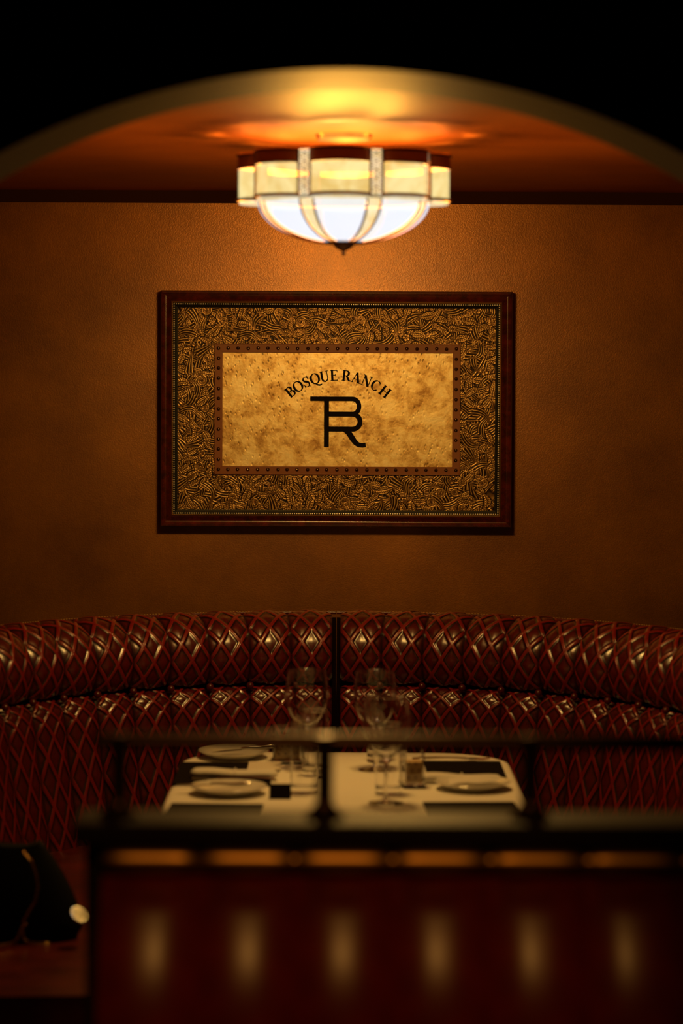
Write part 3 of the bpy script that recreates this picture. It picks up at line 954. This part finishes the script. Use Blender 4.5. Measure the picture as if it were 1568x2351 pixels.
# resample evenly
def resample(poly, cnt):
    P = poly + [poly[0]]; d = [0]
    for a, b in zip(P, P[1:]): d.append(d[-1] + math.hypot(b[0] - a[0], b[1] - a[1]))
    out = []
    for k in range(cnt):
        s = d[-1] * k / cnt
        i = max(j for j in range(len(d) - 1) if d[j] <= s)
        f = (s - d[i]) / max(1e-9, d[i + 1] - d[i])
        out.append((P[i][0] + (P[i + 1][0] - P[i][0]) * f, P[i][1] + (P[i + 1][1] - P[i][1]) * f))
    return out
CN = 160
ring = resample(base, CN)
rows = []
def norm_at(k):
    a, b = ring[k - 1], ring[(k + 1) % CN]
    dx, dy = b[0] - a[0], b[1] - a[1]; q = math.hypot(dx, dy)
    return dy / q, -dx / q
for (sc_, ofs, h, fold) in ((0.0, 0, 0.75, 0), (0.55, 0, 0.75, 0), (0.985, 0, 0.75, 0), (1.0, 0.002, 0.7485, 0), (1.0, 0.006, 0.742, 0), (1.0, 0.009, 0.72, 0.15), (1.0, 0.014, 0.66, 0.6), (1.0, 0.018, 0.58, 1.0), (1.0, 0.02, 0.50, 1.2)):
    row_ = []
    for k, (x, y) in enumerate(ring):
        nx_, ny_ = norm_at(k)
        w = ofs + fold * 0.011 * (1 + math.sin(k * 2 * PI / CN * 23 + 1.3 * math.sin(k * 0.21)))
        row_.append((x * sc_ + nx_ * w, y * sc_ + ny_ * w, h))
    rows.append(row_)
v = [p for r_ in rows for p in r_]
f = []
for j in range(len(rows) - 1):
    for k in range(CN):
        k2 = (k + 1) % CN
        f.append((j * CN + k, j * CN + k2, (j + 1) * CN + k2, (j + 1) * CN + k))
cl = mb.add(v, f).build('tablecloth', M['cloth'], None, (TX, TY, 0), sharp=None)
tag(cl, 'white tablecloth draped over the dining table in the booth', 'tablecloth')
so = cl.modifiers.new('thickness', 'SOLIDIFY'); so.thickness = 0.0015; so.offset = 1.0
TZ = 0.752          # things stand on the cloth

# ------------------------------------------------------------------ glasses
WINE = [(0.0, 0.0), (0.038, 0.0), (0.0385, 0.0012), (0.034, 0.0025), (0.012, 0.006), (0.0048, 0.012), (0.004, 0.03), (0.004, 0.075), (0.006, 0.092), (0.013, 0.1005), (0.026, 0.112),
        (0.040, 0.129), (0.050, 0.151), (0.0535, 0.170), (0.0525, 0.192), (0.048, 0.217), (0.0445, 0.2335), (0.0442, 0.2352), (0.044, 0.236), (0.0434, 0.2366), (0.0428, 0.236), (0.043, 0.2352), (0.0433, 0.2335),
        (0.0468, 0.217), (0.0513, 0.192), (0.0523, 0.170), (0.0488, 0.152), (0.039, 0.131), (0.025, 0.1145), (0.012, 0.1035), (0.0, 0.1005)]
TALL = [(0.0, 0.0), (0.0275, 0.0), (0.028, 0.0), (0.0293, 0.0008), (0.02945, 0.003), (0.0297, 0.02), (0.03025, 0.046), (0.0324, 0.152), (0.03247, 0.155), (0.0325, 0.1562), (0.0318, 0.157), (0.0311, 0.1562), (0.03107, 0.155), (0.031, 0.152),
        (0.0288, 0.046), (0.0283, 0.022), (0.0279, 0.018), (0.026, 0.014), (0.024, 0.0128), (0.0, 0.0125)]
wine_me = MB().lathe(WINE, 48).mesh('wine_glass', M['glass'], True, 50)
tall_me = MB().lathe(TALL, 40).mesh('tall_glass', M['glass'], True, 50)
for x, y, lab in ((-0.080, 5.725, 'large round wine glass at the back left, beside the centre seam'),
                  (0.082, 5.715, 'large round wine glass at the back right, beside the centre seam'),
                  (0.100, 5.255, 'large wine glass in front of the right tall glasses, nearest the railing')):
    tag(link('wine_glass', wine_me, None, (x, y, TZ)), lab, 'wine glass', 'wine glasses on the booth table')
for x, y, lab in ((-0.060, 5.61, 'tall clear water glass in front of the back left wine glass'),
                  (0.094, 5.845, 'tall clear water glass behind the back right wine glass'),
                  (-0.082, 5.395, 'tall clear water glass left of the railing post, nearest one on that side'),
                  (0.108, 5.385, 'tall clear water glass beside the right dotted holder')):
    tag(link('tall_glass', tall_me, None, (x, y, TZ)), lab, 'water glass', 'tall water glasses on the booth table')

# square glass holders with a dotted liner
def holder(x, y, rz, w, h, lab):
    t_ = thing('candle_holder', lab, 'holder', (x, y, TZ), rz, 'square dotted holders on the table')
    a = w / 2; b = a - 0.0028
    mb_ = MB()
    o_, i_ = rrect(a, a, 0.006, 4), rrect(b, b, 0.004, 4)
    n2 = len(o_)
    v_ = [(x_, y_, 0.006) for x_, y_ in o_] + [(x_, y_, h) for x_, y_ in o_] + [(x_, y_, h) for x_, y_ in i_] + [(x_, y_, 0.012) for x_, y_ in i_]
    f_ = []
    for r_ in range(3):
        for q in range(n2):
            q2 = (q + 1) % n2
            f_.append((r_ * n2 + q, r_ * n2 + q2, (r_ + 1) * n2 + q2, (r_ + 1) * n2 + q))
    f_ += [tuple(range(n2 - 1, -1, -1)), tuple(3 * n2 + q for q in range(n2))]
    mb_.add(v_, f_).build('glass_body', M['glass'], t_, sharp=40)
    MB().prism(rrect(b - 0.001, b - 0.001, 0.003, 4), 0.0125, h * 0.62).build('dotted_liner', M['dots'], t_, sharp=30)
    MB().prism(rrect(a + 0.003, a + 0.003, 0.006, 4), 0.0, 0.0058).build('wooden_base', M['dark_wood'], t_, sharp=30)
    return t_
holder(-0.131, 5.83, 0.06, 0.066, 0.088, 'square glass holder with dotted liner behind the white card on the left')
holder(0.166, 5.475, 0.1, 0.046, 0.096, 'narrow square glass holder with dotted liner beside the right tall glasses')

# ------------------------------------------------------------------ place settings
PLATE = [(0.0, 0.002), (0.045, 0.002), (0.048, 0.0), (0.052, 0.0), (0.054, 0.004), (0.07, 0.009), (0.0855, 0.0165), (0.0865, 0.018), (0.0855, 0.0188), (0.07, 0.0125), (0.056, 0.0085), (0.05, 0.0075), (0.0, 0.0075)]
plate_me = MB().lathe(PLATE, 56).mesh('bread_plate', M['china'], True, 60)
def plate(x, y, lab):
    return tag(link('bread_plate', plate_me, None, (x, y, TZ)), lab, 'plate', 'bread plates on the booth table')
plate(-0.262, 5.9, 'white bread plate with a butter knife, farthest back on the left')
plate(-0.25, 5.372, 'white bread plate at the front left with a shiny knife')
plate(0.300, 5.45, 'white bread plate at the front right with a folded napkin')

def knife(x, y, rz, L, lab, h, tilt=0.0):
    t_ = thing('butter_knife', lab, 'knife', (x, y, h), rz, 'butter knives')
    bl = []
    for k in range(11):
        f_ = k / 10
        bl.append((L * (0.02 + 0.46 * f_), 0.009 * math.sin(PI * min(1, 0.15 + 0.9 * f_)) ** 0.6))
    poly = [(x_, 0.0035) for x_, w_ in bl] + [(x_, 0.0035 - w_ * 1.6) for x_, w_ in reversed(bl)]
    MB().prism(poly, 0.0008, 0.0024).build('blade', M['steel'], t_, sharp=30)
    MB().tube([(L * (0.03 - 0.52 * k / 8), 0, 0.0045 + 0.001 * math.sin(k)) for k in range(9)], [0.003, 0.0032, 0.0036, 0.004, 0.0045, 0.005, 0.0052, 0.005, 0.0035], 10).build('handle', M['steel'], t_)
    t_.rotation_euler = (0, tilt, rz)
    return t_
knife(-0.238, 5.895, PI + 0.12, 0.165, 'butter knife lying across the back left plate', TZ + 0.017, 0.06)
knife(-0.285, 5.366, PI - 0.02, 0.17, 'shiny butter knife lying across the front left plate', TZ + 0.018, 0.0)

def board(x, y, w, d, rz, lab, name='menu', th_=0.005, mat='black', z=TZ, cat='menu', group='black menus on the table', skew=0.0):
    p = [(-w / 2 + skew, d / 2), (w / 2 + skew, d / 2), (w / 2 - skew, -d / 2), (-w / 2 - skew, -d / 2)]
    return tag(MB().prism(p, 0, th_).build(name, M[mat], None, (x, y, z), rz, smooth=False, bevel=0.0008), lab, cat, group)
board(-0.272, 5.633, 0.225, 0.325, 0.0, 'black menu lying under the white card on the left')
board(0.295, 5.70, 0.185, 0.26, 0.0, 'black menu lying behind the right napkin roll')
board(0.285, 5.152, 0.2, 0.2, 0.05, 'black menu at the front right corner of the table', skew=0.0)
board(-0.27, 5.132, 0.2, 0.17, -0.04, 'black menu at the front left corner of the table', skew=0.0)
board(-0.181, 5.735, 0.078, 0.12, 0.0, 'white card lying on the left black menu', 'white_card', 0.0012, 'paper', TZ + 0.0055, 'card', 'white cards on the menus')
board(0.192, 5.745, 0.05, 0.17, -0.04, 'white card lying beside the right black menu', 'white_card', 0.0012, 'paper', TZ, 'card', 'white cards on the menus')
board(-0.094, 5.70, 0.07, 0.05, 0.0, 'small white card beside the left square holder', 'white_card', 0.0012, 'paper', TZ, 'card', 'white cards on the menus')

# black tent card
mb = MB().prism([(-0.015, 0), (0.0, 0.032), (0.015, 0), (0.0125, 0), (0.0, 0.0275), (-0.0125, 0)], -0.024, 0.024, lambda a, b, x: (x, a, b))
tag(mb.build('tent_card', M['black'], None, (-0.133, 5.315, TZ), 0.0, smooth=False), 'small black tent card beside the front left plate', 'card')

# napkin rolls with cutlery beside them
def roll(x, y, L, rz, lab, z=TZ):
    t_ = thing('napkin', lab, 'napkin', (x, y, z), rz, 'rolled napkins')
    mb_ = MB(); v_ = []; nu, nv = 20, 22
    for j in range(nv + 1):
        s = j / nv
        xx = (s - 0.5) * L
        wob = 0.0015 * math.sin(s * 9) + 0.002 * math.sin(s * 4 + 1)
        endk = min(1.0, min(s, 1 - s) * 14 + 0.55)
        for i in range(nu):
            a = 2 * PI * i / nu
            yy = 0.026 * abs(math.cos(a)) ** 0.7 * math.copysign(1, math.cos(a)) * endk
            zz_ = 0.0095 + (0.0095 * abs(math.sin(a)) ** 0.8 * math.copysign(1, math.sin(a))) * endk + (wob if math.sin(a) > 0 else 0)
            v_.append((xx, yy, max(0.0, zz_)))
    f_ = [(j * nu + i, j * nu + (i + 1) % nu, (j + 1) * nu + (i + 1) % nu, (j + 1) * nu + i) for j in range(nv) for i in range(nu)]
    f_ += [tuple(range(nu)), tuple(nv * nu + i for i in reversed(range(nu)))]
    mb_.add(v_, f_).build('cloth_roll', M['napkin'], t_, sharp=70)
    mb_ = MB()
    mb_.box(-0.008, 0.012, -0.0275, 0.0275, 0.0, 0.0003)
    mb_.tube([(0.002, 0.0268 * math.cos(a), 0.0098 + 0.0115 * math.sin(a)) for a in [PI * q / 14 for q in range(15)]], 0.0016, 6)
    mb_.build('fold_band', M['napkin'], t_)
    return t_
roll(-0.245, 5.56, 0.2, 0.02, 'white rolled napkin lying on the left black menu', TZ + 0.0055)
roll(0.278, 5.538, 0.185, 0.0, 'white rolled napkin lying behind the front right plate')
def fork(x, y, rz, lab, z=TZ, L=0.19):
    t_ = thing('fork', lab, 'fork', (x, y, z), rz, 'forks beside the napkins')
    MB().tube([(L * (k / 10 - 0.5), 0, 0.004 + 0.004 * math.sin(k / 10 * PI * 1.2)) for k in range(8)], [0.0045, 0.0042, 0.0038, 0.0032, 0.0026, 0.0024, 0.0026, 0.003], 8).build('handle', M['steel'], t_)
    mb_ = MB().prism([(L * 0.18, -0.004), (L * 0.24, -0.011), (L * 0.32, -0.0115), (L * 0.32, 0.0115), (L * 0.24, 0.011), (L * 0.18, 0.004)], 0.005, 0.0065)
    mb_.build('neck', M['steel'], t_, sharp=30)
    for k in range(4):
        yy = -0.0105 + 0.007 * k
        MB().tube([(L * 0.31, yy, 0.0055), (L * 0.4, yy, 0.0042), (L * 0.5, yy, 0.007)], [0.0017, 0.0015, 0.0009], 6).build('tine', M['steel'], t_)
    return t_
fork(-0.245, 5.505, PI + 0.03, 'fork lying in front of the left napkin roll', TZ + 0.0055)
fork(0.27, 5.862, 0.02, 'fork lying along the far edge of the right black menu')
# folded napkin on the right plate
mb = MB()
v = []; nu, nv = 14, 10
for lay in (0, 1):
    for j in range(nv + 1):
        for i in range(nu + 1):
            x, y = (i / nu - 0.5) * 0.125, (j / nv - 0.5) * 0.085
            x *= 1 - 0.25 * (j / nv)
            zt = 0.004 + 0.0045 * math.cos(x * 22) + 0.0012 * math.sin(x * 90 + y * 40)
            v.append((x, y, zt if lay else -0.0005))
K = (nu + 1) * (nv + 1)
f = []
for j in range(nv):
    for i in range(nu):
        k = j * (nu + 1) + i
        f += [(k, k + nu + 1, k + nu + 2, k + 1), (K + k, K + k + 1, K + k + nu + 2, K + k + nu + 1)]
for i in range(nu):
    f += [(i, i + 1, K + i + 1, K + i), (nv * (nu + 1) + i + 1, nv * (nu + 1) + i, K + nv * (nu + 1) + i, K + nv * (nu + 1) + i + 1)]
for j in range(nv):
    a, b = j * (nu + 1), (j + 1) * (nu + 1)
    f += [(b, a, K + a, K + b), (a + nu, b + nu, K + b + nu, K + a + nu)]
tag(mb.add(v, f).build('folded_napkin', M['napkin'], None, (0.3, 5.45, TZ + 0.0135), 0.15, sharp=50), 'white folded napkin lying on the front right plate', 'napkin')

# ------------------------------------------------------------------ foreground bench with ledge and railing
BY = 3.5
bench = thing('bench', 'dark red channel-backed bench with a black ledge in the foreground', 'bench', (0, BY, 0))
XL, XR = -0.372, 1.32
LZ = 1.034
MB().box(XL - 0.012, XR + 0.012, -0.056, 0.066, LZ - 0.032, LZ).build('ledge', M['dark_wood'], bench, smooth=True, sharp=30, bevel=0.004)
MB().box(XL, XR, 0.0, 0.06, 0.0, LZ - 0.032).build('back_board', M['dark_wood'], bench, smooth=False)
MB().box(XL, XL + 0.03, -0.55, 0.06, 0.0, 0.56).build('end_panel', M['dark_wood'], bench, smooth=False, bevel=0.004)
CW = 0.139
NCH = 12
x0 = XL + 0.03
def channel_mesh():
    nu, nv = 24, 40
    v_, f_ = [], []
    for j in range(nv + 1):
        s = j / nv
        h = 0.972 - 0.477 * s
        yb = -0.05 - 0.105 * s + 0.02 * (1 - min(1, s * 9)) ** 2
        bul = 0.022 * min(1, s * 10) ** 0.5
        for i in range(nu + 1):
            u = i / nu
            k = bul * (1 - abs(2 * u - 1) ** 2.3)
            belly = 0.05 * math.sin(PI * min(1, s * 1.35))
            v_.append(((u - 0.5) * CW, yb - k - belly, h))
    for j in range(nv):
        for i in range(nu):
            k = j * (nu + 1) + i
            f_.append((k + nu + 1, k + nu + 2, k + 1, k))
    return MB().add(v_, f_).mesh('channel', M['bench'], True, None)
CHM = channel_mesh()
for i in range(NCH):
    link('back_channel', CHM, bench, (x0 + (i + 0.5) * CW, 0, 0))
# leather top roll above the channels, coloured gold metal to put in its highlight
pts = [(x0 + (XR - x0) * k / 240, -0.064, 0.983) for k in range(241)]
rr = [0.0175 * (1 - 0.42 * (abs(((p[0] - x0) / CW) % 1 - 0.5) * 2) ** 5) for p in pts]
MB().tube(pts, rr, 14).build('top_trim', M['roll_glint'], bench)
MB().box(XL + 0.03, XR, -0.56, -0.1, 0.34, 0.47).build('seat_cushion', M['red'], bench, sharp=40, bevel=0.02)
MB().box(XL + 0.03, XR, -0.52, 0.0, 0.0, 0.34).build('seat_base', M['dark_wood'], bench, smooth=False)

rl = thing('railing', 'low dark metal railing standing on the black bench ledge', 'railing', (0, BY, LZ))
RH = 0.111
for x in (-0.322, -0.023, 0.276, 0.575, 0.874, 1.173):
    p = MB().lathe([(0.0, 0.0), (0.03, 0.0), (0.03, 0.005), (0.02, 0.012), (0.0135, 0.02), (0.0125, 0.03), (0.0125, RH - 0.014), (0.0165, RH - 0.01), (0.0165, RH + 0.01), (0.0, RH + 0.012)], 24).build('post', M['rail'], rl, (x, 0, 0), sharp=35)
MB().tube([(-0.345 + 1.56 * k / 20, 0, RH) for k in range(21)], 0.0125, 14).build('top_bar', M['rail'], rl)
for x in (-0.347, 1.217):
    MB().sphere((x, 0, RH), 0.0125, 14, 9).build('end_cap', M['rail'], rl)

# ------------------------------------------------------------------ handbag on the left seat
bg = thing('handbag', 'black handbag with a gold chain on the left end of the banquette seat', 'bag', (-0.705, 5.2, 0.4655), 0.12)
mb = MB(); v = []
nu, nv = 36, 16
for j in range(nv + 1):
    s = j / nv
    hw = 0.15 * (1 - 0.62 * s ** 1.7) * (0.9 + 0.1 * min(1, s * 8))
    hd = 0.065 * (1 - 0.75 * s ** 1.5) * (0.88 + 0.12 * min(1, s * 8))
    z = 0.205 * s
    for i in range(nu):
        a = 2 * PI * i / nu
        c_, s2 = math.cos(a), math.sin(a)
        v.append((hw * math.copysign(abs(c_) ** 0.7, c_), hd * math.copysign(abs(s2) ** 0.8, s2), z + 0.006 * math.cos(2 * a) * s))
f = [(j * nu + i, j * nu + (i + 1) % nu, (j + 1) * nu + (i + 1) % nu, (j + 1) * nu + i) for j in range(nv) for i in range(nu)]
f += [tuple(reversed(range(nu))), tuple(nv * nu + i for i in range(nu))]
mb.add(v, f).build('body', M['bag'], bg, sharp=60)
def chain_links(pts_, r=0.0042, w=0.0011):
    mb_ = MB()
    P = [Vector(p) for p in pts_]
    d = [0.0]
    for a, b in zip(P, P[1:]): d.append(d[-1] + (b - a).length)
    n2 = int(d[-1] / (r * 1.45))
    for q in range(n2):
        s = d[-1] * (q + 0.5) / n2
        i = max(k for k in range(len(d) - 1) if d[k] <= s)
        fr = (s - d[i]) / (d[i + 1] - d[i])
        c_ = P[i].lerp(P[i + 1], fr); tn = (P[i + 1] - P[i]).normalized()
        up = Vector((0, -1, 0.2)).normalized() if q % 2 else Vector((0.8, -0.5, 0.5)).normalized()
        e = tn.cross(up).normalized()
        mb_.tube([c_ + tn * (r * math.cos(w2)) + e * (r * 0.68 * math.sin(w2)) for w2 in [2 * PI * k / 10 for k in range(10)]], w, 5, closed=True)
    return mb_
def bl(px, py, dy):     # local to the bag: x, z from its middle
    return (px, dy, py)
strap = [bl(0.02, 0.196, -0.045), bl(0.036, 0.178, -0.058), bl(0.046, 0.15, -0.064), bl(0.05, 0.12, -0.069), bl(0.044, 0.09, -0.0725), bl(0.03, 0.068, -0.0745), bl(0.02, 0.05, -0.0755),
         bl(0.016, 0.03, -0.076), bl(0.02, 0.012, -0.077), bl(0.034, 0.0045, -0.082), bl(0.055, 0.0035, -0.085), bl(0.075, 0.0035, -0.083)]
ch = chain_links(strap).build('chain_strap', M['chain'], bg); ch['kind'] = 'stuff'; ch['label'] = 'gold chain strap'
strap2 = [bl(0.024, 0.045, -0.081), bl(0.012, 0.028, -0.081), bl(0.006, 0.012, -0.082), bl(-0.006, 0.0045, -0.088), bl(-0.03, 0.0035, -0.098), bl(-0.06, 0.0035, -0.11)]
ch = chain_links(strap2).build('chain_end', M['chain'], bg); ch['kind'] = 'stuff'
# mirror disc added for an unidentified bright spot, turned to reflect lamp to camera
mb = MB()
mb.lathe([(0.0, 0.0012), (0.0172, 0.0012), (0.0185, 0.0), (0.0185, -0.002), (0.0, -0.003)], 32)
cl_ = mb.build('glint_disc', M['mirror'], bg, smooth=False)
cl_['label'] = 'bright oval mirror disc added for a glint'
cw = Vector((-0.557, 5.12, 0.533))
dl = (Vector((0.0, 5.55, 2.03)) - cw).normalized(); dc = (Vector((0, 0, 1.66)) - cw).normalized()
nrm = (dl + dc).normalized()
q = nrm.to_track_quat('Z', 'Y').to_matrix().to_4x4()
base_m = Matrix.Translation((-0.705, 5.2, 0.4655)) @ Matrix.Rotation(0.12, 4, 'Z')
cl_.matrix_local = base_m.inverted() @ Matrix.Translation(cw) @ q @ Matrix.Diagonal((1.0, 1.3, 1, 1))
